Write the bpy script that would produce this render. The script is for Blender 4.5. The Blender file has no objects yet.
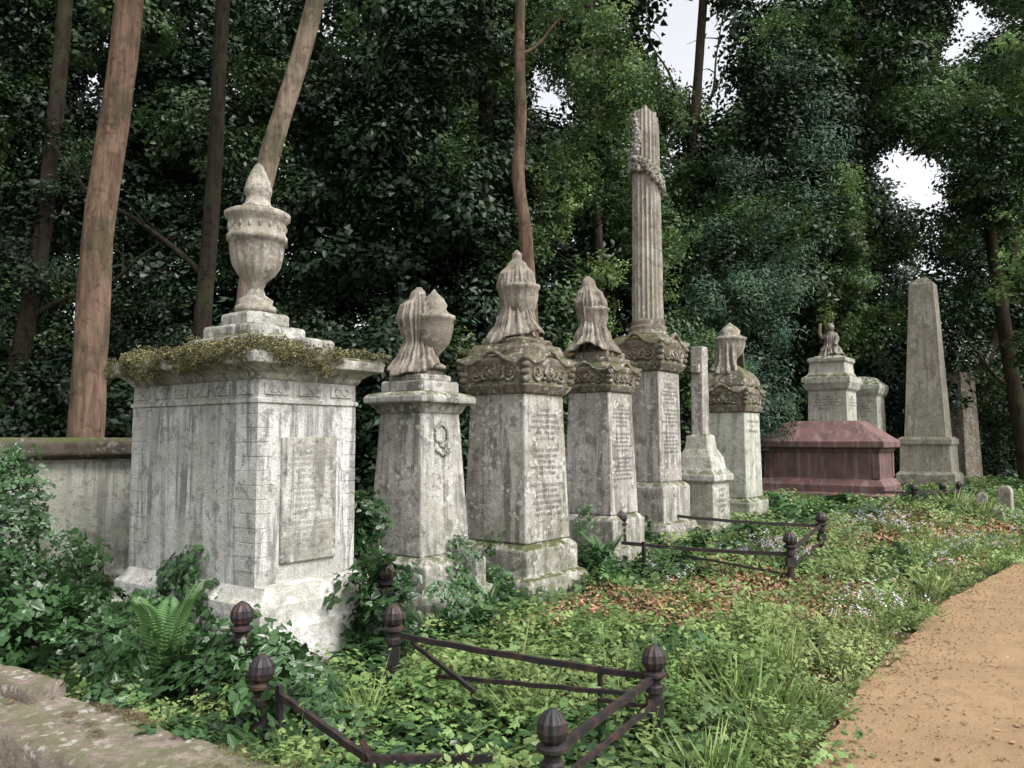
import bpy, math, random
import numpy as np
from mathutils import Vector, Matrix, Euler, noise as mnoise
random.seed(7); rng=np.random.default_rng(7)
scene=bpy.context.scene
COL=scene.collection
R=math.radians

# ------------------------------------------------------------------ camera
cam=bpy.data.cameras.new('camera'); camo=bpy.data.objects.new('camera',cam); COL.objects.link(camo)
cam.sensor_width=36; cam.lens=28.1; cam.clip_end=2000; cam.clip_start=0.05
camo.location=(0,0,1.6); camo.rotation_euler=(R(94.0),0,0); scene.camera=camo

# ------------------------------------------------------------------ world + sun
w=bpy.data.worlds.new('World'); scene.world=w; w.use_nodes=True
nt=w.node_tree; nt.nodes.clear()
sky=nt.nodes.new('ShaderNodeTexSky'); sky.sky_type='NISHITA'; sky.sun_disc=False
sky.sun_elevation=R(52); sky.sun_rotation=R(130); sky.dust_density=5; sky.air_density=1.0
hs=nt.nodes.new('ShaderNodeHueSaturation'); hs.inputs['Saturation'].default_value=0.15; hs.inputs['Value'].default_value=2.25
bg=nt.nodes.new('ShaderNodeBackground'); bg.inputs[1].default_value=0.15
wo=nt.nodes.new('ShaderNodeOutputWorld')
nt.links.new(sky.outputs[0],hs.inputs['Color']); nt.links.new(hs.outputs[0],bg.inputs[0]); nt.links.new(bg.outputs[0],wo.inputs[0])
sl=bpy.data.lights.new('sun','SUN'); sl.energy=2.6; sl.angle=R(22); sl.color=(1,0.975,0.94)
so=bpy.data.objects.new('sun',sl); COL.objects.link(so)
az=R(130); el=R(52)
sd=Vector((math.sin(az)*math.cos(el),math.cos(az)*math.cos(el),math.sin(el)))
so.rotation_euler=sd.to_track_quat('Z','Y').to_euler()
so.location=(5,-5,12)
scene.view_settings.view_transform='Standard'; scene.view_settings.look='None'; scene.view_settings.exposure=0

# ------------------------------------------------------------------ node helpers
class NT:
    def __init__(s,name):
        s.m=bpy.data.materials.new(name); s.m.use_nodes=True; s.t=s.m.node_tree; s.t.nodes.clear()
        s.out=s.t.nodes.new('ShaderNodeOutputMaterial')
    def n(s,typ,**kw):
        nd=s.t.nodes.new(typ)
        for k,v in kw.items(): setattr(nd,k,v)
        return nd
    def l(s,a,b): s.t.links.new(a,b)
    def coord(s,kind='Object',scale=(1,1,1),loc=(0,0,0)):
        tc=s.n('ShaderNodeTexCoord'); mp=s.n('ShaderNodeMapping')
        mp.inputs['Scale'].default_value=scale; mp.inputs['Location'].default_value=loc
        s.l(tc.outputs[kind],mp.inputs[0]); return mp.outputs[0]
    def noise(s,vec,scale,detail=4,rough=0.55,dist=0):
        n=s.n('ShaderNodeTexNoise'); n.inputs['Scale'].default_value=scale; n.inputs['Detail'].default_value=detail
        n.inputs['Roughness'].default_value=rough; n.inputs['Distortion'].default_value=dist
        s.l(vec,n.inputs['Vector']); return n.outputs['Fac']
    def ramp(s,fac,a,b,c0=0.0,c1=1.0):
        r=s.n('ShaderNodeMapRange'); r.inputs[1].default_value=a; r.inputs[2].default_value=b
        r.inputs[3].default_value=c0; r.inputs[4].default_value=c1; r.interpolation_type='SMOOTHSTEP'
        s.l(fac,r.inputs[0]); return r.outputs[0]
    def mix(s,fac,a,b):
        m=s.n('ShaderNodeMix',data_type='RGBA')
        for v,i in ((fac,0),(a,6),(b,7)):
            if isinstance(v,(int,float)): m.inputs[i].default_value=v
            elif isinstance(v,tuple): m.inputs[i].default_value=(*v,1) if len(v)==3 else v
            else: s.l(v,m.inputs[i])
        return m.outputs[2]
    def math(s,op,a,b=0.0):
        m=s.n('ShaderNodeMath',operation=op)
        for v,i in ((a,0),(b,1)):
            if isinstance(v,(int,float)): m.inputs[i].default_value=v
            else: s.l(v,m.inputs[i])
        return m.outputs[0]
    def bump(s,h,strength=0.5,dist=0.01,nrm=None):
        b=s.n('ShaderNodeBump'); b.inputs['Strength'].default_value=strength; b.inputs['Distance'].default_value=dist
        s.l(h,b.inputs['Height'])
        if nrm is not None: s.l(nrm,b.inputs['Normal'])
        return b.outputs[0]
    def princ(s,col,rough=0.9,nrm=None,spec=0.3,metal=0.0):
        p=s.n('ShaderNodeBsdfPrincipled')
        if isinstance(col,tuple): p.inputs['Base Color'].default_value=(*col,1)
        else: s.l(col,p.inputs['Base Color'])
        if isinstance(rough,(int,float)): p.inputs['Roughness'].default_value=rough
        else: s.l(rough,p.inputs['Roughness'])
        p.inputs['Specular IOR Level'].default_value=spec; p.inputs['Metallic'].default_value=metal
        if nrm is not None: s.l(nrm,p.inputs['Normal'])
        return p
    def diff(s,col,nrm=None):
        p=s.n('ShaderNodeBsdfDiffuse'); s.l(col,p.inputs['Color']); p.inputs['Roughness'].default_value=.6
        if nrm is not None: s.l(nrm,p.inputs['Normal'])
        return p
    def fin(s,shader): s.l(shader.outputs[0],s.out.inputs[0]); return s.m

def stone(name,light=(.40,.38,.34),dark=(.14,.13,.115),moss=0.4,lichen=0.4,streak=0.6,ochre=0.2,off=0.0,green=0.3,blot=.6):
    s=NT(name); c=s.coord(loc=(off,off*1.7,off*.6))
    big=s.noise(c,2.2,3,.6,.4); med=s.noise(c,7,6,.72,.3); fine=s.noise(c,80,2,.75)
    sc=s.coord(scale=(11,11,.8),loc=(off,off,0)); st=s.noise(sc,1.0,5,.68,.5)
    base=s.mix(s.ramp(big,.38,.62),light,(light[0]*.74,light[1]*.73,light[2]*.69))
    dk=s.math('MULTIPLY',s.math('MULTIPLY',s.ramp(st,.46,.60),s.ramp(big,.62,.40,.3,1)),streak)
    base=s.mix(dk,base,dark)
    base=s.mix(s.math('MULTIPLY',s.ramp(med,.51,.63),.65),base,dark)
    c3=s.coord(loc=(off-4,off,7)); bl=s.noise(c3,18,5,.75)
    base=s.mix(s.math('MULTIPLY',s.ramp(bl,.56,.66),blot),base,(.05,.05,.047))
    vo=s.n('ShaderNodeTexVoronoi'); vo.inputs['Scale'].default_value=15; vo.inputs['Randomness'].default_value=1
    dv=s.n('ShaderNodeVectorMath',operation='ADD'); nzv=s.n('ShaderNodeTexNoise'); nzv.inputs['Scale'].default_value=22; s.l(c,nzv.inputs['Vector'])
    sv=s.n('ShaderNodeVectorMath',operation='SCALE'); sv.inputs['Scale'].default_value=.09; s.l(nzv.outputs['Color'],sv.inputs[0]); s.l(c,dv.inputs[0]); s.l(sv.outputs[0],dv.inputs[1]); s.l(dv.outputs[0],vo.inputs['Vector'])
    ln=s.noise(c,4,3); lf=s.math('MULTIPLY',s.ramp(vo.outputs['Distance'],.40,.28),s.ramp(ln,.46,.56))
    base=s.mix(s.math('MULTIPLY',lf,lichen),base,(.56,.56,.52))
    c2=s.coord(loc=(off+9,3,5)); on=s.noise(c2,11,4,.75)
    base=s.mix(s.math('MULTIPLY',s.ramp(on,.57,.66),ochre),base,(.26,.19,.08))
    geo=s.n('ShaderNodeNewGeometry'); sx=s.n('ShaderNodeSeparateXYZ'); s.l(geo.outputs['Normal'],sx.inputs[0])
    up=s.ramp(sx.outputs[2],.3,.85); sp=s.n('ShaderNodeSeparateXYZ'); s.l(geo.outputs['Position'],sp.inputs[0])
    low=s.ramp(sp.outputs[2],1.2,.2)
    mn=s.ramp(s.noise(c2,6,4,.75),.38,.58)
    mf=s.math('MULTIPLY',s.math('MAXIMUM',s.math('MULTIPLY',up,moss*1.6),s.math('MULTIPLY',low,green)),mn)
    mf=s.math('MINIMUM',mf,1.0)
    base=s.mix(mf,base,(.075,.085,.035))
    base=s.mix(s.ramp(fine,.38,.72,0,.38),base,(.08,.077,.07))
    h=s.math('ADD',s.math('MULTIPLY',fine,.4),bl)
    return s.fin(s.diff(base,s.bump(h,.9,.016)))

def leafmat(name,c0,c1,c2,rough=.45,trans=.25,spec=.4,k=1.0,cheap=False):
    c0,c1,c2=[tuple(v*k for v in q) for q in (c0,c1,c2)]
    s=NT(name)
    at=s.n('ShaderNodeAttribute'); at.attribute_name='lv'
    oi=s.n('ShaderNodeObjectInfo')
    col=s.mix(at.outputs['Fac'],c0,c1)
    geo=s.n('ShaderNodeNewGeometry')
    nz=s.n('ShaderNodeTexNoise'); nz.inputs['Scale'].default_value=.55; nz.inputs['Detail'].default_value=1; s.l(geo.outputs['Position'],nz.inputs['Vector'])
    f=s.math('MULTIPLY',s.ramp(nz.outputs['Fac'],.42,.66),.75)
    col=s.mix(f,col,c2)
    br=s.math('ADD',s.math('MULTIPLY',oi.outputs['Random'],.85),.6)
    hv=s.n('ShaderNodeHueSaturation'); hv.inputs['Saturation'].default_value=.92; s.l(col,hv.inputs['Color']); s.l(br,hv.inputs['Value'])
    if cheap:
        p=s.n('ShaderNodeBsdfDiffuse'); s.l(hv.outputs[0],p.inputs[0])
        gl=s.n('ShaderNodeBsdfGlossy'); gl.inputs['Roughness'].default_value=.45
        g2=s.n('ShaderNodeMixShader'); g2.inputs[0].default_value=.035; s.l(p.outputs[0],g2.inputs[1]); s.l(gl.outputs[0],g2.inputs[2]); p=g2
        if trans<.25: s.l(p.outputs[0],s.out.inputs[0]); return s.m
    else: p=s.princ(hv.outputs[0],rough,None,spec)
    tr=s.n('ShaderNodeBsdfTranslucent'); s.l(hv.outputs[0],tr.inputs[0])
    mx=s.n('ShaderNodeMixShader'); mx.inputs[0].default_value=trans
    s.l(p.outputs[0],mx.inputs[1]); s.l(tr.outputs[0],mx.inputs[2]); s.l(mx.outputs[0],s.out.inputs[0])
    return s.m

def bark(name,a,b,sc=(14,14,2)):
    s=NT(name); c=s.coord(scale=sc); n=s.noise(c,1,5,.65,.5); c2=s.coord(); n2=s.noise(c2,2.2,4,.7); n3=s.noise(c2,9,3,.7)
    col=s.mix(s.ramp(n,.35,.65),a,b); col=s.mix(s.ramp(n2,.45,.62,0,.6),col,(.055,.06,.035)); col=s.mix(s.ramp(n3,.56,.66,0,.5),col,tuple(v*.35 for v in b))
    return s.fin(s.diff(col,s.bump(n,.8,.03)))

# ------------------------------------------------------------------ materials
M={}
M['big']=stone('stone_weathered_white',(.60,.60,.58),(.17,.165,.155),.3,.35,.85,.03,0,.3,.4)
M['bigbase']=stone('stone_render',(.70,.69,.67),(.34,.33,.31),.3,.3,.3,.02,4,.35,.3)
M['grey']=stone('stone_grey',(.49,.475,.445),(.12,.115,.10),.6,.8,.8,.15,11,.6)
M['grey2']=stone('stone_grey_b',(.46,.44,.405),(.105,.098,.085),.9,.8,.8,.35,23,.6)
M['grey3']=stone('stone_grey_c',(.49,.465,.435),(.12,.11,.097),.6,.75,.75,.15,31,.5,.5)
M['brown']=stone('stone_brown_weathered',(.26,.225,.185),(.06,.052,.043),1.0,.6,.6,.5,5,.5)
M['drape']=stone('stone_drapery',(.36,.32,.275),(.10,.085,.07),.3,.5,.6,.15,15,.3,.45)
M['pale']=stone('stone_pale',(.56,.56,.50),(.18,.18,.145),.7,.5,.6,.08,41,.7,.5)
M['column']=stone('stone_column',(.49,.45,.395),(.17,.15,.125),.5,.5,.7,.1,51,.3,.5)
M['dark']=stone('stone_dark_slab',(.12,.10,.08),(.045,.038,.03),.8,.2,.5,.1,61,.6)
M['kerb']=stone('stone_kerb',(.21,.17,.148),(.08,.066,.057),.4,.4,.3,.1,71,.2)
M['obel']=stone('stone_obelisk',(.38,.355,.305),(.15,.14,.115),.4,.3,.7,.1,81,.3,.4)
s=NT('red_granite'); c=s.coord(); v=s.noise(c,90,3,.7); v2=s.noise(c,3,6,.7); c9=s.coord(scale=(8,8,1)); v4=s.noise(c9,1,5)
col=s.mix(s.ramp(v,.35,.65),(.09,.045,.042),(.16,.088,.083)); col=s.mix(s.ramp(v2,.42,.65,0,.7),col,(.055,.035,.032)); col=s.mix(s.ramp(v4,.5,.65,0,.45),col,(.23,.17,.155))
M['granite']=s.fin(s.princ(col,.6,None,.4))
s=NT('rusted_iron'); c=s.coord(); v=s.noise(c,14,5,.7)
col=s.mix(s.ramp(v,.45,.68),(.014,.012,.014),(.055,.026,.020)); M['iron']=s.fin(s.princ(col,.55,s.bump(v,.5,.004),.4))
s=NT('inscription_letters'); M['ins']=s.fin(s.princ((.10,.095,.085),.9))
s=NT('inscription_faint'); M['insf']=s.fin(s.princ((.23,.225,.21),.9))
M['bark1']=bark('bark_brown',(.20,.135,.10),(.10,.067,.05))
M['bark2']=bark('bark_grey',(.27,.215,.165),(.14,.11,.084))
M['bark3']=bark('bark_dark',(.05,.042,.033),(.025,.021,.016))
M['lf_dark']=leafmat('leaf_dark',(.008,.021,.008),(.022,.043,.016),(.014,.034,.013),.4,.2,cheap=True)
M['lf_mid']=leafmat('leaf_mid',(.024,.058,.017),(.053,.095,.028),(.058,.105,.028),.45,.3,cheap=True)
M['lf_light']=leafmat('leaf_light',(.09,.17,.04),(.15,.24,.065),(.18,.25,.075),.5,.4,cheap=True)
M['lf_blue']=leafmat('leaf_conifer',(.018,.052,.028),(.038,.083,.045),(.042,.083,.043),.5,.2,cheap=True)
M['ivy']=leafmat('ivy_leaf',(.018,.052,.014),(.042,.098,.028),(.036,.09,.024),.35,.2,.5)
M['ivyl']=leafmat('ivy_leaf_light',(.075,.155,.035),(.13,.22,.055),(.165,.235,.065),.5,.3)
M['herb']=leafmat('herb_leaf',(.125,.20,.05),(.195,.265,.08),(.235,.28,.10),.6,.35,cheap=True)
M['dry']=leafmat('dry_leaf',(.20,.09,.045),(.30,.16,.08),(.19,.12,.055),.8,.2,cheap=True)
M['mossm']=leafmat('moss',(.085,.08,.03),(.13,.12,.045),(.12,.067,.042),.9,.1,cheap=True)
M['purple']=leafmat('purple_flower',(.36,.28,.42),(.55,.48,.6),(.6,.56,.6),.7,.3,cheap=True)
s=NT('soil'); c=s.coord(); v=s.noise(c,6,6,.7); v2=s.noise(c,40,4,.7)
col=s.mix(s.ramp(v,.35,.65),(.04,.03,.018),(.055,.06,.022)); M['soil']=s.fin(s.princ(col,.95,s.bump(v2,.8,.03),.1))
s=NT('gravel_path'); c=s.coord(); v=s.noise(c,1.1,6,.65); v2=s.noise(c,230,2,.85); v3=s.noise(c,5,6,.78); v4=s.noise(c,60,3,.8)
col=s.mix(s.ramp(v,.35,.65),(.46,.315,.185),(.38,.255,.148)); col=s.mix(s.ramp(v3,.46,.68,0,.5),col,(.27,.17,.10))
col=s.mix(s.ramp(v4,.50,.70,0,.55),col,(.17,.11,.068)); col=s.mix(s.ramp(v2,.55,.72,0,.7),col,(.60,.50,.38)); col=s.mix(s.ramp(v2,.45,.30,0,.6),col,(.14,.09,.06))
h=s.math('ADD',v2,s.math('ADD',v3,v4))
M['path']=s.fin(s.diff(col,s.bump(h,.9,.018)))

# ------------------------------------------------------------------ mesh helpers
def mkobj(name,verts,faces,mat,parent=None,smooth=False,bev=0,attr=None,link=True):
    me=bpy.data.meshes.new(name); me.from_pydata([tuple(v) for v in verts],[],faces); me.update()
    if mat is not None: me.materials.append(mat)
    if smooth: me.polygons.foreach_set('use_smooth',[True]*len(me.polygons))
    o=bpy.data.objects.new(name,me)
    if link: COL.objects.link(o)
    if parent is not None: o.parent=parent
    if bev:
        b=o.modifiers.new('bevel','BEVEL'); b.width=bev; b.segments=2; b.limit_method='ANGLE'; b.angle_limit=R(25)
    return o
def empty(name,loc,rz=0):
    o=bpy.data.objects.new(name,None); COL.objects.link(o); o.location=loc; o.rotation_euler=(0,0,rz); o.empty_display_size=.2; return o
class G:
    def __init__(s): s.v=[]; s.f=[]
    def add(s,v,f):
        b=len(s.v); s.v+=[tuple(x) for x in v]; s.f+=[tuple(i+b for i in q) for q in f]
    def box(s,x0,x1,y0,y1,z0,z1,rot=None,c=None):
        v=[(x,y,z) for z in(z0,z1) for x,y in((x0,y0),(x1,y0),(x1,y1),(x0,y1))]
        if rot is not None: v=[tuple(rot@Vector(p)+Vector(c)) for p in v]
        s.add(v,[(3,2,1,0),(4,5,6,7),(0,1,5,4),(1,2,6,5),(2,3,7,6),(3,0,4,7)])
    def rects(s,prof,ox=0,oy=0,rot=0):
        v=[];f=[]; ca,sa=math.cos(rot),math.sin(rot)
        for hx,hy,z in prof:
            for x,y in ((-hx,-hy),(hx,-hy),(hx,hy),(-hx,hy)): v.append((ox+x*ca-y*sa,oy+x*sa+y*ca,z))
        n=len(prof)
        for i in range(n-1):
            for k in range(4):
                a=i*4+k;b=i*4+(k+1)%4; f.append((a,b,b+4,a+4))
        f.append((3,2,1,0)); t=(n-1)*4; f.append((t,t+1,t+2,t+3)); s.add(v,f)
    def lathe(s,prof,seg=28,flute=0,famp=0,c=(0,0,0),fz=None):
        v=[];f=[]
        for r,z in prof:
            for k in range(seg):
                a=2*math.pi*k/seg; rr=r
                if flute and (fz is None or fz[0]<=z<=fz[1]): rr=r*(1-famp*abs(math.cos(flute*a/2))**2)
                v.append((c[0]+rr*math.cos(a),c[1]+rr*math.sin(a),c[2]+z))
        n=len(prof)
        for i in range(n-1):
            for k in range(seg):
                a=i*seg+k;b=i*seg+(k+1)%seg; f.append((a,b,b+seg,a+seg))
        f.append(tuple(range(seg-1,-1,-1))); f.append(tuple((n-1)*seg+k for k in range(seg))); s.add(v,f)
    def tube(s,pts,rad,seg=8):
        rtube(s,pts,rad if isinstance(rad,(list,tuple)) else [rad]*len(pts),seg,0)
    def ball(s,c,r,seg=8,rings=5,sc=(1,1,1)):
        prof=[(max(1e-4,r*math.sin(math.pi*i/rings)),-r*math.cos(math.pi*i/rings)) for i in range(rings+1)]
        b=len(s.v); s.lathe(prof,seg)
        for i in range(b,len(s.v)):
            p=s.v[i]; s.v[i]=(c[0]+p[0]*sc[0],c[1]+p[1]*sc[1],c[2]+p[2]*sc[2])
    def obj(s,name,mat,parent=None,smooth=False,bev=0): return mkobj(name,s.v,s.f,mat,parent,smooth,bev)

def rtube(P,pts,rad,seg=10,namp=.12):
    pts=[Vector(p) for p in pts]; v=[];f=[]; x=None
    for i,p in enumerate(pts):
        d=(pts[min(i+1,len(pts)-1)]-pts[max(i-1,0)]).normalized()
        if x is None: x=d.orthogonal().normalized()
        x=(x-d*x.dot(d)).normalized(); y=d.cross(x)
        r=rad[i]
        for k in range(seg):
            a=2*math.pi*k/seg; rr=r*(1+namp*mnoise.noise(Vector((math.cos(a)*1.5,math.sin(a)*1.5,p.z*1.3+p.x)))) if namp else r
            v.append(p+x*math.cos(a)*rr+y*math.sin(a)*rr)
    for i in range(len(pts)-1):
        for k in range(seg):
            a=i*seg+k;b=i*seg+(k+1)%seg; f.append((a,b,b+seg,a+seg))
    f.append(tuple(range(seg-1,-1,-1))); f.append(tuple((len(pts)-1)*seg+k for k in range(seg))); P.add(v,f)
def smoothpath(ctrl,n=24):
    ctrl=[Vector(c) for c in ctrl]; c=[ctrl[0]]+ctrl+[ctrl[-1]]; out=[]
    m=len(ctrl)-1
    for i in range(n+1):
        t=i/n*m; k=min(int(t),m-1); u=t-k; p0,p1,p2,p3=c[k],c[k+1],c[k+2],c[k+3]
        out.append(.5*((2*p1)+(p2-p0)*u+(2*p0-5*p1+4*p2-p3)*u*u+(3*p1-p0-3*p2+p3)*u**3))
    return out

# ------------------------------------------------------------------ leaf clumps
IVY=[(0,0),(.32,-.14),(.52,.18),(.30,.36),(.30,.62),(0,1)]
OVAL=[(0,0),(.20,.22),(.27,.5),(.16,.8),(0,1)]
DIAM=[(0,0),(.27,.42),(0,1)]
IVS=[(0,0),(.48,.12),(.26,.55),(0,1)]
LOBE=[(0,0),(.25,.05),(.42,.3),(.2,.36),(.4,.66),(.14,.62),(0,1)]
def leafset(shape,leaves):
    v=[];f=[];lv=[]
    for (p,rot,s,wd,val) in leaves:
        half=shape; n=len(half)
        b=len(v)
        for x,y in half: v.append(p+rot@Vector((x*wd*s,y*s,-.25*abs(x)*s-.12*y*y*s)))
        for x,y in half[1:-1]: v.append(p+rot@Vector((-x*wd*s,y*s,-.25*abs(x)*s-.12*y*y*s)))
        f.append(tuple(range(b,b+n)))
        f.append((b,)+ (b+n-1,)+tuple(range(b+2*n-3,b+n-1,-1)))
        lv+=[val,val]
    return v,f,lv
def clumpobj(name,parts):
    V=[];F=[];L=[];MI=[];mats=[]
    for shape,leaves,mat in parts:
        v,f,l=leafset(shape,leaves); b=len(V); V+=v; F+=[tuple(i+b for i in q) for q in f]; L+=l
        if mat not in mats: mats.append(mat)
        MI+=[mats.index(mat)]*len(f)
    o=mkobj(name,V,F,None,link=False)
    for m in mats: o.data.materials.append(m)
    o.data.polygons.foreach_set('material_index',MI)
    a=o.data.attributes.new('lv','FLOAT','FACE'); a.data.foreach_set('value',L)
    return o
def orient(nrm,spin):
    q=Vector(nrm).normalized().to_track_quat('Z','Y'); return q.to_matrix()@Matrix.Rotation(spin,3,'Z')
def rv():
    while True:
        p=Vector((random.uniform(-1,1),random.uniform(-1,1),random.uniform(-1,1)))
        if 0.01<p.length<1: return p
def tree_clump(name,mat,n=150,rad=.55,ls=.13,wd=1.0,shape=DIAM,up=.6,droop=0,sub=7):
    """leaf clump: several sprays of leaves, with gaps between them"""
    L=[]; cs=[rv()*rad*.75 for _ in range(sub)]
    for i in range(n):
        c=random.choice(cs); p=c+rv()*rad*.42; p.z*=.75
        nr=p.normalized()*.5+Vector((0,0,up))+rv()*.7
        if droop: nr=p.normalized()*1.0+rv()*.6+Vector((0,0,.2))
        L.append((p,orient(nr,random.uniform(0,6.28)),ls*random.uniform(.6,1.25),wd,random.random()))
    return clumpobj(name,[(shape,L,mat)])
def ground_clump(name,mat,n=50,rad=.28,h=.16,ls=.07,shape=IVY,wd=1.0,tilt=.5,extra=None):
    L=[]
    for i in range(n):
        a=random.uniform(0,6.28); r=rad*math.sqrt(random.random()); hh=h*(1-(r/rad)**2*.6)*random.uniform(.25,1)
        nr=Vector((0,0,1))+rv()*tilt+Vector((math.cos(a),math.sin(a),0))*.25
        L.append((Vector((r*math.cos(a),r*math.sin(a),hh)),orient(nr,random.uniform(0,6.28)),ls*random.uniform(.5,1.3),wd,random.random()))
    parts=[(shape,L,mat)]
    if extra:
        m2,n2,l2,sh2,h2=extra; L=[]
        for i in range(n2):
            a=random.uniform(0,6.28); r=rad*math.sqrt(random.random())
            L.append((Vector((r*math.cos(a),r*math.sin(a),h2*random.uniform(.7,1.1))),orient(Vector((0,0,1))+rv()*.6,random.uniform(0,6.28)),l2*random.uniform(.6,1.2),1,random.random()))
        parts.append((sh2,L,m2))
    return clumpobj(name,parts)
def grass_clump(name,mat,n=60,h=.32,wd=.07):
    L=[]
    for i in range(n):
        a=random.uniform(0,6.28); d=Vector((math.cos(a),math.sin(a),random.uniform(1.0,3.5))).normalized()
        x=d.cross(Vector((0,0,1))).normalized(); z=x.cross(d)
        rot=Matrix((x,d,z)).transposed()
        L.append((Vector((random.gauss(0,.05),random.gauss(0,.05),0)),rot,h*random.uniform(.5,1.1),wd,random.random()))
    return clumpobj(name,[(OVAL,L,mat)])
def stem_clump(name,mat,nst=12,h=.4,ls=.05,fl=None,shape=OVAL):
    L=[];S=[];F=[]
    for i in range(nst):
        a=random.uniform(0,6.28); b=Vector((random.gauss(0,.07),random.gauss(0,.07),0)); d=Vector((math.cos(a)*.45,math.sin(a)*.45,1)).normalized(); hh=h*random.uniform(.55,1.1)
        x=d.cross(Vector((0,0,1))).normalized(); z=x.cross(d); S.append((b,Matrix((x,d,z)).transposed(),hh,.03,.5))
        n=int(hh/.028)
        for k in range(2,n):
            p=b+d*hh*k/n; aa=k*2.4+i; nr=Vector((math.cos(aa)*.5,math.sin(aa)*.5,1)); o=Vector((math.cos(aa),math.sin(aa),.35)).normalized()
            xx=o.cross(Vector((0,0,1))).normalized(); zz=xx.cross(o); L.append((p,Matrix((xx,o,zz)).transposed(),ls*(1.2-.6*k/n)*random.uniform(.7,1.2),.9,random.random()))
        if fl:
            for q in range(7): F.append((b+d*hh+rv()*.03,orient(Vector((0,0,1))+rv()*.8,random.uniform(0,6.28)),.024,1,random.random()))
    parts=[(shape,L,mat),(DIAM,S,mat)]
    if fl: parts.append((OVAL,F,fl))
    return clumpobj(name,parts)
def fern_leaves(nf=9,length=.6,ls=.10,upness=1.2,out=.75):
    L=[]
    for i in range(nf):
        a=i*6.28/nf+random.uniform(-.3,.3); dirh=Vector((math.cos(a),math.sin(a),0)); ln=length*random.uniform(.75,1.1)
        prev=Vector((0,0,0)); m=34
        for k in range(1,m+1):
            t=k/m; p=dirh*(ln*out*t**1.3)+Vector((0,0,upness*ln*(t-.5*t*t)))
            d=(p-prev).normalized(); side=d.cross(Vector((0,0,1))).normalized(); n_=side.cross(d).normalized()
            s_=ls*(math.sin(math.pi*min(1,t*.9+.12)))*1.25*ln/.6
            for sg in (1,-1):
                ydir=(side*sg+d*.35).normalized(); xdir=ydir.cross(n_).normalized()
                L.append((p,Matrix((xdir,ydir,n_)).transposed(),max(.015,s_),.36,random.random()))
            prev=p
    return L

SRC={}
def source(key,objs):
    c=bpy.data.collections.new('src_'+key)
    for o in objs: c.objects.link(o)
    SRC[key]=c
def scatter(name,key,pts,rots,scl,idx,parent=None):
    me=bpy.data.meshes.new(name); n=len(pts); me.vertices.add(n)
    me.vertices.foreach_set('co',np.array(pts,dtype=np.float32).ravel())
    a=me.attributes.new('rot','FLOAT_VECTOR','POINT'); a.data.foreach_set('vector',np.array(rots,dtype=np.float32).ravel())
    a=me.attributes.new('scl','FLOAT','POINT'); a.data.foreach_set('value',np.array(scl,dtype=np.float32))
    a=me.attributes.new('idx','INT','POINT'); a.data.foreach_set('value',np.array(idx,dtype=np.int32))
    o=bpy.data.objects.new(name,me); COL.objects.link(o)
    if parent: o.parent=parent
    ng=bpy.data.node_groups.new('scatter_'+name,'GeometryNodeTree')
    ng.interface.new_socket('Geometry',in_out='INPUT',socket_type='NodeSocketGeometry')
    ng.interface.new_socket('Geometry',in_out='OUTPUT',socket_type='NodeSocketGeometry')
    N=ng.nodes; gi=N.new('NodeGroupInput'); go=N.new('NodeGroupOutput'); ip=N.new('GeometryNodeInstanceOnPoints')
    ci=N.new('GeometryNodeCollectionInfo'); ci.inputs['Collection'].default_value=SRC[key]
    ci.inputs['Separate Children'].default_value=True; ci.inputs['Reset Children'].default_value=True
    def na(nm,dt):
        q=N.new('GeometryNodeInputNamedAttribute'); q.data_type=dt; q.inputs['Name'].default_value=nm
        return [x for x in q.outputs if x.enabled and x.name=='Attribute'][0]
    ng.links.new(gi.outputs[0],ip.inputs['Points']); ng.links.new(ci.outputs[0],ip.inputs['Instance'])
    ip.inputs['Pick Instance'].default_value=True
    ng.links.new(na('idx','INT'),ip.inputs['Instance Index']); ng.links.new(na('rot','FLOAT_VECTOR'),ip.inputs['Rotation'])
    ng.links.new(na('scl','FLOAT'),ip.inputs['Scale']); ng.links.new(ip.outputs[0],go.inputs[0])
    md=o.modifiers.new('scatter','NODES'); md.node_group=ng
    return o

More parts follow.
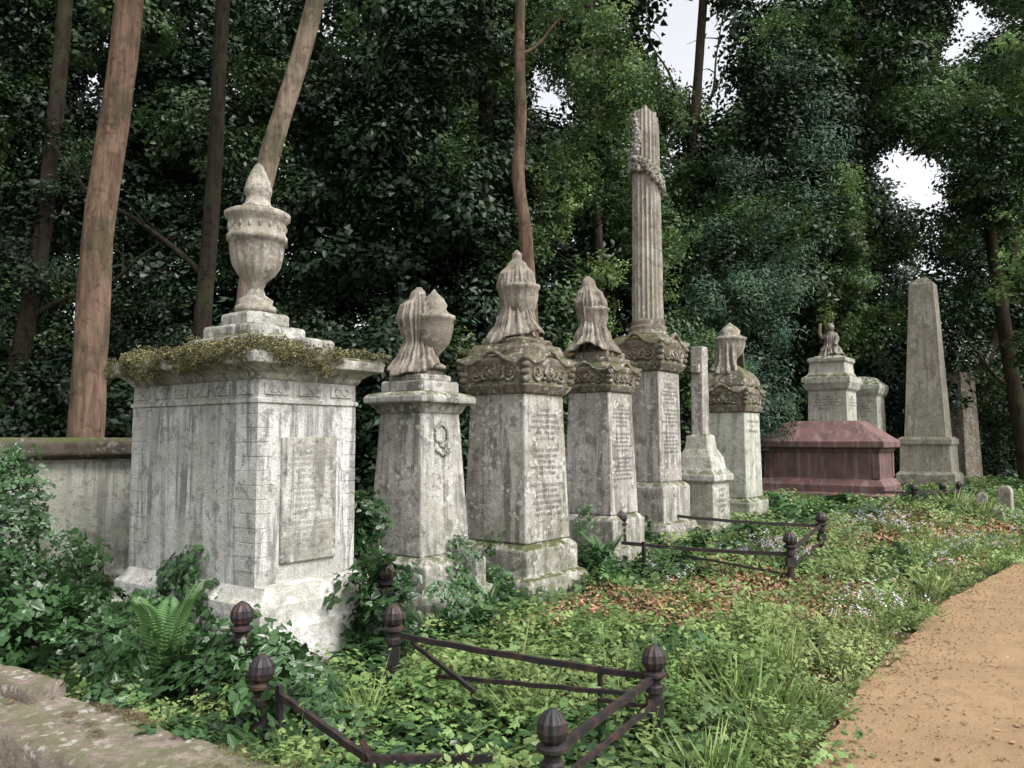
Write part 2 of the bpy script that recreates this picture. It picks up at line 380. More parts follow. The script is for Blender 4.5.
source('forest',[tree_clump('c0_dark',M['lf_dark'],420,.95,.15,sub=12),tree_clump('c1_dark',M['lf_dark'],400,.95,.13,1.1,IVS,sub=12),
  tree_clump('c2_mid',M['lf_mid'],330,.85,.13,sub=10),tree_clump('c3_ivy',M['lf_mid'],360,.8,.12,1.0,IVS,droop=1,sub=10),
  tree_clump('c4_light',M['lf_light'],170,.65,.11,sub=7),tree_clump('c5_blue',M['lf_blue'],520,.85,.15,.35,sub=12),
  tree_clump('c6_large',M['lf_mid'],110,.7,.20,.8,OVAL,sub=7),tree_clump('c7_lightlarge',M['lf_light'],80,.6,.17,.85,OVAL,sub=6)])
DK,DI,MD,IV,LT,BL,LG,LL=range(8)
M['fern']=leafmat('fern_leaf',(.04,.105,.03),(.065,.145,.04),(.075,.15,.04),.5,.3)
source('ground',[ground_clump('g00_ivy',M['ivy'],60,.29,.13,.075),ground_clump('g01_ivy',M['ivy'],48,.27,.16,.085),
  ground_clump('g02_ivyl',M['ivyl'],65,.27,.15,.06,LOBE),ground_clump('g03_herb',M['herb'],150,.26,.20,.038,OVAL,tilt=.9),
  grass_clump('g04_grass',M['herb'],80,.32,.05),ground_clump('g05_dry',M['dry'],80,.28,.10,.04,OVAL,tilt=1.0),
  ground_clump('g06_purple',M['ivyl'],80,.26,.17,.045,OVAL,extra=(M['purple'],32,.022,OVAL,.2)),
  clumpobj('g07_fern',[(OVAL,fern_leaves(7,.34,.055),M['fern'])]),
  ground_clump('g08_mossclump',M['mossm'],160,.10,.05,.016,OVAL,tilt=1.5),
  ground_clump('g09_small',M['ivyl'],120,.25,.09,.032,OVAL,tilt=.8),
  stem_clump('g10_tallherb',M['herb'],14,.38,.055),stem_clump('g11_tallmid',M['ivyl'],12,.36,.075,shape=LOBE),
  stem_clump('g12_flower',M['ivyl'],14,.34,.045,M['purple'])])

# ------------------------------------------------------------------ terrain
EDGE=[(-4.0,-3.0),(-1.0,-1.0),(0.1,1.2),(0.82,2.6),(1.38,3.9),(2.12,5.12),(4.05,7.76),(7.1,11.1),(12.5,16.5),(20,22),(40,36),(400,300)]
def xe(y):
    for (x0,y0),(x1,y1) in zip(EDGE,EDGE[1:]):
        if y<=y1: return x0+(x1-x0)*max(0,(y-y0))/(y1-y0)
    return EDGE[-1][0]
def sm(a,b,t): t=max(0,min(1,(t-a)/(b-a))); return t*t*(3-2*t)
def gz(x,y):
    d=(xe(y)-x)*.78
    return .07*sm(.05,1.0,d)*(.8+.6*mnoise.noise(Vector((x*.8,y*.8,0))))+.02*mnoise.noise(Vector((x*3,y*3,1)))*sm(0,.4,d)+.26*sm(8.3,11.5,y)*sm(.3,3.2,d)
xs=sorted(set([-600,-200,-80,-40,-25]+[round(-16+.25*i,3) for i in range(160)]+[26,32,45,80,200,600]))
ys=sorted(set([-300,-80,-20]+[round(-6+.25*i,3) for i in range(150)]+[34,40,60,120,300,900]))
V=[(x,y,gz(x,y)-.0) for y in ys for x in xs]; nx=len(xs)
F=[(j*nx+i,j*nx+i+1,(j+1)*nx+i+1,(j+1)*nx+i) for j in range(len(ys)-1) for i in range(nx-1)]
mkobj('ground',V,F,M['soil'],smooth=True)
yy=-3
P=[]
while yy<60:
    P.append(yy); yy+=.08 if yy<14 else .6
V=[];F=[]
K=30
for y in P:
    x=xe(y)+.10*mnoise.noise(Vector((y*1.9,3,0)))+.07*mnoise.noise(Vector((y*6,8,0)))
    for k in range(K+1):
        t=k/K; px=x+3.6*t; py=y-2.3*t
        V.append((px,py,.018+.016*mnoise.noise(Vector((px*1.5,py*1.5,0)))*(0 if k in(0,K) else 1)))
F=[(j*(K+1)+i,j*(K+1)+i+1,(j+1)*(K+1)+i+1,(j+1)*(K+1)+i) for j in range(len(P)-1) for i in range(K)]
mkobj('gravel_path',V,F,M['path'],smooth=True)

# ------------------------------------------------------------------ monuments
ROT=math.atan2(.8,.6)
def text(parent,body,loc,size,rx=90,rz=0,mat='ins',sp=1.25):
    cu=bpy.data.curves.new('inscription','FONT'); cu.body=body; cu.size=size; cu.align_x='CENTER'; cu.space_line=sp
    cu.materials.append(M[mat]); o=bpy.data.objects.new('inscription',cu); COL.objects.link(o); o.parent=parent
    o.location=loc; o.rotation_euler=(R(rx),0,R(rz)); return o
TXT1="SACRED\nTO THE MEMORY OF\nJOHN WILLIAM HARRIS\nWHO DEPARTED THIS LIFE\nAPRIL 14TH 1861\nAGED 67 YEARS\n\nALSO OF MARY ANN\nTHE BELOVED WIFE\nOF THE ABOVE\nWHO DIED MAY 9TH 1870\nAGED 71 YEARS\n\nAND OF THEIR DAUGHTER\nELIZABETH JANE\nDIED 3RD JUNE 1884\nALSO GEORGE EDWARD\nSON OF THE ABOVE\nDIED 8TH MARCH 1889"
def drape(parent,name,mat,z0,H,prof,th0=0,th1=360,nf=9,amp=.16,seed=0,lean=(0,0),hem=.06,c=(0,0)):
    NU=44; NT_=132; V=[];F=[]; full=(th1-th0)>=360
    cols=NT_ if full else NT_+1
    def env(u):
        for (a,ra),(b,rb) in zip(prof,prof[1:]):
            if u<=b: t=(u-a)/(b-a); t=t*t*(3-2*t); return ra+(rb-ra)*t
        return prof[-1][1]
    for i in range(NU+1):
        u=i/NU
        for k in range(cols):
            a=R(th0)+R(th1-th0)*k/NT_
            ph=seed+1.0*mnoise.noise(Vector((math.cos(a)*.9,math.sin(a)*.9,u*1.0+seed)))*2.2
            fold=abs(math.sin(nf*a/2+ph+u*.5))**.6-.5
            fold+=.35*math.sin(nf*1.7*a+ph*2)
            r=env(u)*(1+amp*min(1,u*2.0)*fold*1.35)*(1+.07*mnoise.noise(Vector((math.cos(a)*1.5,math.sin(a)*1.5,u*3+seed*3))))
            z=z0+H*(1-u)-hem*H*(u**3)*(math.sin(2*a+seed)+.4*math.sin(5*a))
            V.append((c[0]+r*math.cos(a)+lean[0]*(1-u)**1.5,c[1]+r*math.sin(a)+lean[1]*(1-u)**1.5,z))
    for i in range(NU):
        for k in range(NT_ if not full else cols):
            k2=(k+1)%cols
            F.append((i*cols+k,(i+1)*cols+k,(i+1)*cols+k2,i*cols+k2))
    if full:F.append(tuple(range(cols)))
    o=mkobj(name,V,F,mat,parent,True); sd_=o.modifiers.new('s','SOLIDIFY'); sd_.thickness=.018; sd_.offset=-1
    return o
def scroll_relief(g,w,z,h,y,side='f',n=2):
    def mp(a,b,c): return (a,-y-c,b) if side=='f' else (-y-c,-a,b)
    r=h*.36
    for sg in (1,-1):
        for q in range(n):
            cx=sg*(w*.22+q*w*.5/n*.95); pts=[]
            for i in range(26):
                t=i/25*3.3*math.pi; rr=r*(1-i/25*.8); pts.append(mp(cx+sg*rr*math.cos(t+q*2.5),z+rr*math.sin(t+q*2.5),.004+.016*i/25))
            g.tube(pts,[h*.10*(1-.5*i/25) for i in range(26)],6)
        g.tube([mp(0,z-h*.3,.006),mp(sg*w*.12,z-h*.1,.016),mp(sg*w*.28,z+h*.34,.006)],[h*.08,h*.11,h*.04],6)
    for k in range(7):
        a=k*6.28/7; g.ball(mp(r*.5*math.cos(a),z+r*.5*math.sin(a),.008),h*.13,7,4)
    g.ball(mp(0,z,.02),h*.14,8,5)
def stepped_base(g,z,sizes):
    for hw,h in sizes:
        g.rects([(hw,hw,z+.0),(hw,hw,z+h-.012),(hw-.012,hw-.012,z+h)]); z+=h+.001
    return z

# ---- 1 large pedestal tomb with urn
E=empty('pedestal_tomb_with_urn',(-2.13,6.30,0),ROT)
hx,hy=.4375,.825
g=G(); g.rects([(hx+.13,hy+.15,-.1),(hx+.13,hy+.15,.34),(hx+.10,hy+.12,.37),(hx+.10,hy+.12,.50),(hx+.06,hy+.08,.53),(hx+.02,hy+.05,.60),(hx+.02,hy+.05,.61)],.02,-.06); g.obj('plinth',M['bigbase'],E,bev=.01)
g=G(); pr=[(hx,hy,.60),(hx,hy,1.85),(hx+.015,hy+.015,1.86),(hx+.015,hy+.015,1.885),(hx,hy,1.895),(hx,hy,2.02)]; g.rects(pr); g.obj('body',M['big'],E)
g=G(); z=.702; j=0
while z<1.80:
    l=.09 if j%2 else .13; q=.0025+.0015*random.random()
    for (sx,sy) in ((-1,-1),(1,-1),(-1,1)):
        x0=sx*(hx+q); x1=sx*(hx-l); y0=sy*(hy+q); y1=sy*(hy-(.22-l)*2)
        g.box(min(x0,x1),max(x0,x1),min(y0,y1),max(y0,y1),z+.002,z+.095)
    z+=.098; j+=1
g.obj('quoins',M['big'],E,bev=.003)
g=G(); g.rects([(hx+.01,hy+.01,2.02),(hx+.03,hy+.03,2.045),(hx+.03,hy+.03,2.06),(hx+.09,hy+.09,2.10),(hx+.15,hy+.15,2.12),(hx+.16,hy+.16,2.185),(hx+.14,hy+.14,2.20),(hx+.12,hy+.12,2.21),(.25,.30,2.30)]); g.obj('cornice',M['grey2'],E,bev=.006)
g=G(); g.box(-.245,.245,-hy-.022,-hy+.01,.74,1.62); g.obj('front_panel',M['grey'],E,bev=.010)
text(E,TXT1,(0,-hy-.0245,1.54),.033,mat='insf')
g=G()
for k in range(3):
    cx=-.29+.29*k
    g.box(cx-.10,cx+.10,-hy-.012,-hy+.01,1.915,2.0)
    for sgn in(-1,1):
        pts=[(cx+sgn*(.035+.03*math.cos(t)),-hy-.014,1.957+.026*math.sin(t)) for t in [i*.5 for i in range(12)]]; g.tube(pts,.006,5)
for k in range(6):
    cy=-.68+.27*k; g.box(-hx-.012,-hx+.01,cy-.09,cy+.09,1.915,2.0)
    for sgn in(-1,1):
        pts=[(-hx-.014,cy+sgn*(.035+.03*math.cos(t)),1.957+.026*math.sin(t)) for t in [i*.5 for i in range(12)]]; g.tube(pts,.006,5)
g.obj('frieze',M['big'],E,bev=.005)
g=G(); ux,uy=.07,-.05
g.rects([(.36,.46,2.24),(.36,.46,2.37),(.34,.44,2.385)],ux,uy-.08); g.rects([(.27,.29,2.387),(.27,.29,2.47),(.255,.275,2.49)],ux,uy,.06); g.rects([(.19,.19,2.492),(.19,.19,2.58),(.175,.175,2.60)],ux,uy,-.05); z=2.601; g.obj('urn_steps',M['grey'],E,bev=.014)
UP=[(.15,0),(.15,.05),(.12,.07),(.13,.10),(.07,.14),(.055,.19),(.07,.22),(.075,.235),(.09,.25),(.14,.29),(.18,.36),(.2,.45),(.205,.53),(.225,.54),(.225,.575),(.21,.585),(.215,.69),(.24,.71),(.245,.745),(.22,.76),(.13,.79),(.095,.83),(.085,.88),(.10,.90),(.105,.93),(.085,1.0),(.055,1.07),(.03,1.12),(.005,1.14)]
UP=[(r*1.05,z_*1.08) for r,z_ in UP]
g=G(); g.lathe(UP,72,18,.07,(ux,uy,z),(.27,.55))
for k in range(18):
    a=k*6.2832/18; g.ball((ux+.222*math.cos(a),uy+.222*math.sin(a),z+.69),.013,6,4,(1,1,2.2))
g.obj('urn',M['column'],E,True)
# ---- generic draped monument
def monument(name,cx,cy,plinth,body,cap,mat,capmat,top,txt=True,tsize=.05,front_extra=None,ptx=0):
    E=empty(name,(cx,cy,0),ROT)
    (p0,p1,pz)=plinth; b0,b1,bz=body; c,cz0,cz1=cap
    g=G(); g.rects([(p0+.08,p0+.08,-.1),(p0+.08,p0+.08,pz*.42),(p0+.05,p0+.05,pz*.5),(p0,p0,pz*.52),(p0,p0,pz-.06),(p1+.02,p1+.02,pz-.03),(p1-.02,p1-.02,pz)],0,-ptx)
    g.obj('plinth',mat,E,bev=.014)
    g=G(); n=6; pr=[]
    for i in range(n+1):
        t=i/n; hh=b0+(b1-b0)*t; pr.append((hh,hh,pz+(bz-pz)*t))
    g.rects(pr); g.obj('shaft',mat,E,bev=.014)
    tilt=math.degrees(math.atan2(b0-b1,bz-pz))
    if txt:
        hb=b0+(b1-b0)*.88; text(E,TXT1 if txt is True else txt,(0,-hb-.003,pz+(bz-pz)*.88),tsize,90-tilt)
    g=G()
    if cap[2]-cap[1]>.25:
        h=cz1-cz0
        g.rects([(b1,b1,cz0-.02),(b1+.03,b1+.03,cz0),(c-.05,c-.05,cz0+h*.16),(c-.04,c-.04,cz0+h*.20),(c-.07,c-.07,cz0+h*.24),(c-.06,c-.06,cz0+h*.55),(c-.03,c-.03,cz0+h*.72),(c-.02,c-.02,cz0+h*.84),(c-.04,c-.04,cz0+h*.93),(c-.09,c-.09,cz1),(c*.6,c*.6,cz1+.05)])
        g.obj('cornice',capmat,E,bev=.012)
        g=G()
        for sd_ in('f','l'): scroll_relief(g,c*1.0,cz0+h*.5,h*.62,c-.07,sd_)
        for sx in(-1,1):
            for sy in(-1,1):
                for q in range(4):
                    z_=cz0+h*(.34+.17*q); rr=c*(.12-.012*q); o_=c-.075+.012*q
                    g.ball((sx*o_,sy*o_,z_),rr,10,6,(1,1,.8))
        for sd_ in('f','l'):
            pts=[]
            for i in range(19):
                t=i/18*2-1; q=(c*.92*t,cz1-.05+h*.20*math.cos(t*1.5*math.pi)*(1 if abs(t)<.34 else .55)); pts.append((q[0],-(c-.035),q[1]) if sd_=='f' else (-(c-.035),q[0],q[1]))
            g.tube(pts,h*.065,6)
        g.obj('carved_frieze',capmat,E,True)
    else:
        h=cz1-cz0
        g.rects([(b1,b1,cz0-.02),(b1+.02,b1+.02,cz0),(c-.06,c-.06,cz0+h*.4),(c,c,cz0+h*.5),(c,c,cz0+h*.85),(c-.03,c-.03,cz1),(c*.6,c*.6,cz1+.03)]); g.obj('cornice',capmat,E,bev=.012)
        g=G()
        for q in range(40):
            a=q*.157; rr=random.uniform(.85,1.15); zz=cz0-.20+.10*rr*math.sin(a); g.ball((.075*rr*math.cos(a),-(b1+(b0-b1)*(bz-zz)/(bz-pz))-.008,zz),.017,7,4,(1,.8,1))
        for q in range(6):
            t=q/5-.5; g.ball((.16*t,-b1-.034,cz0-.36-.02*math.cos(t*6)),.02,7,4,(1,.8,1))
        g.obj('carved_wreath',mat,E,True)
    top(E,cz1+.02)
    return E
def urn_profile(s,h): return [(.10*s,0),(.10*s,.04*h),(.05*s,.08*h),(.04*s,.16*h),(.06*s,.20*h),(.13*s,.32*h),(.16*s,.48*h),(.165*s,.60*h),(.18*s,.62*h),(.18*s,.66*h),(.14*s,.68*h),(.10*s,.74*h),(.11*s,.80*h),(.08*s,.88*h),(.03*s,.95*h),(.005,1.0*h)]
def top2(E,z):
    g=G(); z=stepped_base(g,z,[(.25,.10),(.20,.06),(.15,.05)]); g.obj('steps',M['grey'],E,bev=.014)
    g=G(); g.lathe(urn_profile(1.1,.74),36,c=(.06,-.11,z)); g.obj('urn',M['drape'],E,True)
    drape(E,'drapery',M['drape'],z-.02,.78,[(0,.03),(.07,.08),(.13,.09),(.22,.165),(.36,.185),(.5,.15),(.64,.12),(.8,.17),(1,.25)],100,270,15,.17,1.3,c=(0,.02))
def top3(E,z):
    g=G(); g.rects([(.36,.36,z-.02),(.34,.34,z+.04),(.31,.31,z+.09)]); z=stepped_base(g,z+.091,[(.26,.06),(.20,.04)]); g.obj('steps',M['brown'],E,bev=.015)
    g=G(); g.lathe(urn_profile(1.1,.78),32,c=(.0,-.05,z)); g.obj('urn',M['drape'],E,True)
    drape(E,'drapery',M['drape'],z-.03,.92,[(0,.015),(.05,.055),(.10,.05),(.17,.10),(.28,.17),(.40,.185),(.52,.155),(.64,.14),(.8,.18),(1,.27)],-15,285,16,.17,2.1)
def top4(E,z):
    g=G(); z=stepped_base(g,z,[(.27,.06),(.22,.08),(.16,.04)]); g.obj('steps',M['brown'],E,bev=.015)
    g=G(); g.lathe(urn_profile(1.0,.74),32,c=(-.05,.04,z)); g.obj('urn',M['drape'],E,True)
    drape(E,'drapery',M['drape'],z-.03,.92,[(0,.03),(.06,.08),(.13,.085),(.24,.15),(.36,.18),(.5,.15),(.62,.13),(.8,.19),(1,.30)],20,325,14,.19,4.2,lean=(-.02,.06),c=(-.05,.06))
monument('draped_urn_monument',-.84,7.30,(.40,.345,.60),(.325,.255,1.84),(.365,1.85,2.01),M['grey'],M['grey'],top2,txt=False,ptx=.06)
monument('draped_urn_monument',.05,8.10,(.44,.39,.62),(.385,.335,2.05),(.455,2.06,2.44),M['grey2'],M['brown'],top3,tsize=.045)
monument('draped_urn_monument',1.06,9.60,(.38,.33,.74),(.325,.275,2.16),(.385,2.17,2.49),M['grey3'],M['brown'],top4,tsize=.038)
# ---- broken column
def top5(E,z):
    g=G(); g.lathe([(.27,0),(.27,.07),(.24,.08),(.26,.12),(.25,.15),(.22,.17),(.235,.20),(.22,.23),(.21,.24)],40,c=(0,0,z)); g.rects([(.32,.32,z-.05),(.32,.32,z+.01)]); g.obj('column_base',M['brown'],E,True)
    g=G(); seg=160; V=[];F=[]; nz_=24; z0=z+.235; H=2.80
    for i in range(nz_+1):
        t=i/nz_
        for k in range(seg):
            a=2*math.pi*k/seg; r=(.212-.03*t)*(1-.13*abs(math.cos(10*a))**1.3)*(1+.03*mnoise.noise(Vector((math.cos(a)*2,math.sin(a)*2,t*12))))
            zt=z0+t*H
            if i==nz_: zt+= .12*math.cos(a-R(190))+.07*mnoise.noise(Vector((math.cos(a)*3,math.sin(a)*3,2)))
            V.append((r*math.cos(a),r*math.sin(a),zt))
    for i in range(nz_):
        for k in range(seg): F.append((i*seg+k,i*seg+(k+1)%seg,(i+1)*seg+(k+1)%seg,(i+1)*seg+k))
    F.append(tuple(nz_*seg+k for k in range(seg))); g.add(V,F); o=g.obj('fluted_column',M['column'],E)
    g=G()
    for k in range(95):
        a=k/95*2*math.pi; zz=z0+H-.80+.16*math.cos(a-R(150))
        for j in range(4):
            rr=.205+random.uniform(-.01,.03); g.ball((rr*math.cos(a),rr*math.sin(a),zz+random.uniform(-.09,.09)),random.uniform(.02,.04),6,4)
    for k in range(60):
        t=k/60; a=R(150)+.35*math.sin(t*3)
        for j in range(3): rr=.205+random.uniform(-.02,.02); aa=a+random.uniform(-.22,.22); g.ball((rr*math.cos(aa),rr*math.sin(aa),z0+H+.02-.62*t+random.uniform(-.03,.03)),random.uniform(.02,.035),6,4)
    g.obj('flower_garland',M['grey2'],E,True)
monument('broken_column_monument',1.85,10.8,(.40,.35,1.05),(.32,.305,2.5),(.43,2.52,2.96),M['grey3'],M['brown'],top5,tsize=.04)
# ---- small cross / pillar on stepped base
E=empty('stone_cross_gravestone',(2.66,11.3,0),ROT)
g=G(); g.rects([(.38,.38,-.1),(.38,.38,.35),(.33,.33,.42),(.30,.30,.44),(.29,.29,1.0),(.34,.34,1.04),(.34,.34,1.12),(.27,.27,1.2),(.24,.24,1.36),(.17,.17,1.48),(.15,.15,1.66),(.10,.10,1.68)]); g.obj('base',M['pale'],E,bev=.012)
g=G(); g.rects([(.11,.09,1.6),(.105,.085,2.92)]); g.rects([(.165,.06,2.54),(.165,.06,2.66)]); g.obj('cross',M['grey3'],E,bev=.012)
text(E,"ALSO OF\nJAMES\nHUSBAND OF\nTHE ABOVE\n1879",(0,-.302,.90),.06)
# ---- urn tomb 7
def top7(E,z):
    g=G(); g.rects([(.36,.36,z-.02),(.34,.34,z+.1),(.28,.28,z+.2),(.2,.2,z+.26),(.17,.17,z+.30)]); g.obj('domed_cap',M['brown'],E,bev=.03)
    g=G(); g.lathe(urn_profile(1.45,.74),48,16,.06,(0,0,z+.28),(.2,.5)); g.obj('urn',M['column'],E,True)
    drape(E,'drapery',M['drape'],z+.20,.80,[(0,.03),(.12,.10),(.3,.19),(.5,.2),(.75,.22),(1,.29)],110,225,10,.2,.4)
    drape(E,'drapery_tail',M['drape'],z+.22,.74,[(0,.03),(.12,.11),(.3,.20),(.5,.21),(.75,.22),(1,.27)],-50,5,8,.2,2.4)
monument('urn_monument',3.46,12.6,(.42,.36,.72),(.35,.33,2.02),(.43,2.04,2.42),M['pale'],M['brown'],top7,txt="THE FAMILY GRAVE\nOF\nTHOMAS ALLEN",tsize=.06)
# ---- red granite tomb
E=empty('red_granite_chest_tomb',(6.62,16.8,0),ROT); hx,hy=.62,1.12
g=G(); g.rects([(hx+.22,hy+.22,-.1),(hx+.22,hy+.22,.52),(hx+.2,hy+.2,.54),(hx+.12,hy+.12,.55),(hx+.12,hy+.12,.70),(hx+.09,hy+.09,.73),(hx+.04,hy+.04,.80),(hx,hy,.82),(hx,hy,1.34),(hx+.03,hy+.03,1.37),(hx+.05,hy+.05,1.42),(hx+.13,hy+.13,1.45),(hx+.13,hy+.13,1.57),(hx+.10,hy+.10,1.60),(hx-.25,hy-.42,1.98),(hx-.27,hy-.44,1.99)]); g.obj('chest',M['granite'],E,bev=.012)
g=G()
for sy in (-1,1):
    for sx in (-1,1): g.rects([(.07,.07,.84),(.07,.07,1.34)],sx*(hx-.05),sy*(hy-.05))
g.obj('corner_pilasters',M['granite'],E,bev=.008)
# ---- figure monument
E=empty('statue_monument',(7.7,19.2,0),ROT)
g=G(); g.rects([(.62,.62,-.1),(.62,.62,.6),(.5,.5,.7),(.47,.47,.8),(.44,.44,2.75),(.5,.5,2.8),(.56,.56,2.95),(.56,.56,3.08),(.46,.46,3.14),(.42,.42,3.2),(.40,.40,3.42),(.44,.44,3.46),(.44,.44,3.54),(.3,.3,3.6)]); g.obj('pedestal',M['pale'],E,bev=.012)
text(E,TXT1,(-.447,0,2.6),.055,90,-90); text(E,TXT1,(0,-.447,2.6),.055,90,0)
g=G(); g.rects([(.2,.22,3.58),(.2,.22,3.66)]); g.obj('statue_plinth',M['drape'],E)
drape(E,'robed_figure',M['drape'],3.62,.62,[(0,.05),(.1,.11),(.3,.14),(.5,.13),(.8,.21),(1,.27)],0,360,12,.2,3)
g=G(); g.ball((-.03,-.02,4.31),.085,12,8,(1,1,1.2))
g.tube(smoothpath([(0,.08,4.14),(-.02,.18,4.06),(-.04,.24,4.20),(-.04,.22,4.42)],9),[.062-.003*i for i in range(10)],8)
g.tube(smoothpath([(0,-.1,4.14),(-.1,-.18,4.0),(-.18,-.14,3.86)],8),[.06-.002*i for i in range(9)],8)
g.obj('head_and_arms',M['drape'],E,True)
E=empty('pedestal_monument',(9.15,20.8,0),ROT)
g=G(); g.rects([(.6,.6,-.1),(.6,.6,.5),(.46,.46,.6),(.42,.42,2.7),(.48,.48,2.78),(.52,.52,2.9),(.52,.52,3.0),(.3,.3,3.2),(.1,.1,3.24)]); g.obj('pedestal',M['pale'],E,bev=.012)
text(E,TXT1,(-.445,0,2.5),.05,90,-90); text(E,TXT1,(0,-.445,2.5),.05)
# ---- obelisk
E=empty('obelisk_monument',(10.5,20.2,0),ROT)
g=G(); g.rects([(.66,.66,-.1),(.66,.66,.75),(.6,.6,.8),(.58,.58,.82),(.56,.56,1.45),(.60,.60,1.5),(.60,.60,1.62),(.52,.52,1.68)]); g.obj('pedestal',M['obel'],E,bev=.012)
g=G(); g.rects([(.47,.47,1.66),(.45,.45,2.0),(.28,.28,5.55),(.10,.10,5.72)]); g.obj('shaft',M['obel'],E,bev=.01)
E=empty('dark_slab_headstone',(12.25,22.0,0),ROT-.3)
g=G(); g.rects([(.6,.6,-.1),(.6,.6,.5),(.5,.5,.6),(.48,.40,.62),(.40,.32,3.3),(.34,.26,3.45)]); g.obj('slab',M['brown'],E,bev=.01)
# ---- left low chest tomb
E=empty('chest_tomb',(-4.55,7.0,0),ROT); hx,hy=1.05,.55
g=G(); g.rects([(hx+.08,hy+.08,-.1),(hx+.08,hy+.08,.35),(hx,hy,.42),(hx,hy,1.40),(hx+.03,hy+.03,1.43)]); g.obj('chest',M['pale'],E,bev=.01)
g=G(); g.rects([(hx+.06,hy+.06,1.43),(hx+.12,hy+.12,1.47),(hx+.12,hy+.12,1.58),(hx+.06,hy+.06,1.62)]); g.obj('top_slab',M['dark'],E,bev=.02)
# ---- foreground kerb
KX,KY=-1.80,3.72; KA=math.atan2(-.6,.88)+.02
E=empty('stone_kerb',(KX,KY,0),KA)
def roughbox(g,x0,x1,y0,y1,z0,z1,n=40):
    V=[];F=[]
    for i in range(n+1):
        x=x0+(x1-x0)*i/n
        for (y,z) in ((y0,z0),(y0,z1-.02),(y0+.02,z1),(y0+(y1-y0)*.33,z1),(y0+(y1-y0)*.66,z1),(y1-.02,z1),(y1,z1-.02),(y1,z0)):
            q=mnoise.noise(Vector((x*5,y*9,z*9))); q2=mnoise.noise(Vector((x*16,y*20,z*20+5)))
            V.append((x,y+.012*q+.006*q2,z+(.008*q+.006*q2 if z>z0 else 0)))
    for i in range(n):
        for k in range(7): F.append((i*8+k,(i+1)*8+k,(i+1)*8+k+1,i*8+k+1))
    F.append(tuple(range(8))); F.append(tuple(n*8+k for k in range(7,-1,-1))); g.add(V,F)
g=G(); roughbox(g,-1.6,1.25,-.26,.20,-.05,.26,90); g.obj('kerb_slab',M['kerb'],E,True)
g=G(); roughbox(g,-1.5,-.78,.0,.19,.24,.335,24); g.obj('kerb_block',M['kerb'],E,True)

# ------------------------------------------------------------------ iron railings
def post(g,x,y,h,lean=(0,0),q=1.1):
    b=len(g.v); s=h-.20
    g.lathe([(.045,-.1),(.045,.05),(.03,.07),(.028,s-.06),(.042,s-.05),(.042,s-.02),(.030,s-.01),(.030,s+.01)],12)
    g.box(-.036,.036,-.036,.036,s-.17,s-.08)
    zs=1.15
    g.lathe([(.03,s+.01),(.056,s+.01+.018*zs),(.056,s+.01+.03*zs),(.033,s+.01+.04*zs),(.050,s+.01+.055*zs),(.058,s+.01+.08*zs),(.053,s+.01+.11*zs),(.036,s+.01+.135*zs),(.014,s+.01+.15*zs),(.002,s+.01+.155*zs)],40,10,.12,fz=(s+.07,s+.2))
    for i in range(b,len(g.v)):
        p=g.v[i]; g.v[i]=(x+p[0]*q+lean[0]*p[2],y+p[1]*q+lean[1]*p[2],p[2])
def rail(g,a,b,r=.016,sag=.0,twist=True):
    a=Vector(a);b=Vector(b);n=24;V=[]
    d=(b-a).normalized(); x=d.orthogonal().normalized() if abs(d.z)>.95 else d.cross(Vector((0,0,1))).normalized(); y=x.cross(d)
    F=[]
    for i in range(n+1):
        t=i/n; p=a.lerp(b,t)-Vector((0,0,sag*4*t*(1-t)))+Vector((0,0,.002*math.sin(i*1.1+a.x*9)))
        for k in range(4):
            an=math.pi/4+k*math.pi/2; V.append(p+x*math.cos(an)*r*1.0+y*math.sin(an)*r*1.3)
    for i in range(n):
        for k in range(4): F.append((i*4+k,i*4+(k+1)%4,(i+1)*4+(k+1)%4,(i+1)*4+k))
    F+=[(3,2,1,0),tuple(n*4+k for k in range(4))]; g.add(V,F)
g=G()
post(g,.155,3.17,.58); post(g,.72,4.14,.58); post(g,-.72,4.94,.62); post(g,-1.22,3.95,.58,(.02,0)); post(g,-1.50,4.52,.72); post(g,-.88,5.72,.76)
rail(g,(.155,3.17,.40),(.72,4.14,.40),.018); rail(g,(.155,3.17,.27),(.72,4.14,.27),.013)
rail(g,(.72,4.14,.40),(-.66,4.88,.43),.017,.01); rail(g,(.45,4.20,.27),(.72,4.14,.25),.012)
rail(g,(.46,4.28,.08),(.46,4.28,.42),.012)
rail(g,(.60,4.1,.33),(-.45,4.66,.26),.012); rail(g,(-.60,4.85,.40),(-.20,4.4,.25),.013)
rail(g,(-1.12,3.9,.40),(-.60,3.42,.28),.017); rail(g,(-.60,3.42,.28),(-.08,3.42,.28),.017); rail(g,(-1.1,3.88,.05),(-1.1,3.88,.44),.017); rail(g,(-1.2,3.92,.1),(-1.2,3.92,.42),.012); rail(g,(-.55,3.44,.2),(-.62,3.40,.36),.013)
g.obj('iron_grave_railing',M['iron'],None)
g=G()
post(g,2.89,8.4,.66,q=1.25); post(g,3.9,10.2,.70,(.02,0),1.25); post(g,1.28,9.3,.80,(-.03,0),1.25)
rail(g,(1.22,9.0,.46),(2.89,8.4,.42),.020,.02); rail(g,(2.89,8.4,.45),(3.9,10.2,.52),.020); rail(g,(2.0,10.6,.62),(3.85,10.2,.52),.020,.02)
rail(g,(2.89,8.4,.28),(3.9,10.2,.32),.014); rail(g,(1.45,8.9,.1),(1.45,8.9,.48),.02); rail(g,(2.9,8.4,.2),(1.9,8.8,.34),.014)
g.obj('iron_grave_railing',M['iron'],None)
g=G()
for (x,y) in ((7.45,14.9),(8.35,15.6),(8.9,16.0)): post(g,x,y,.80,q=1.25)
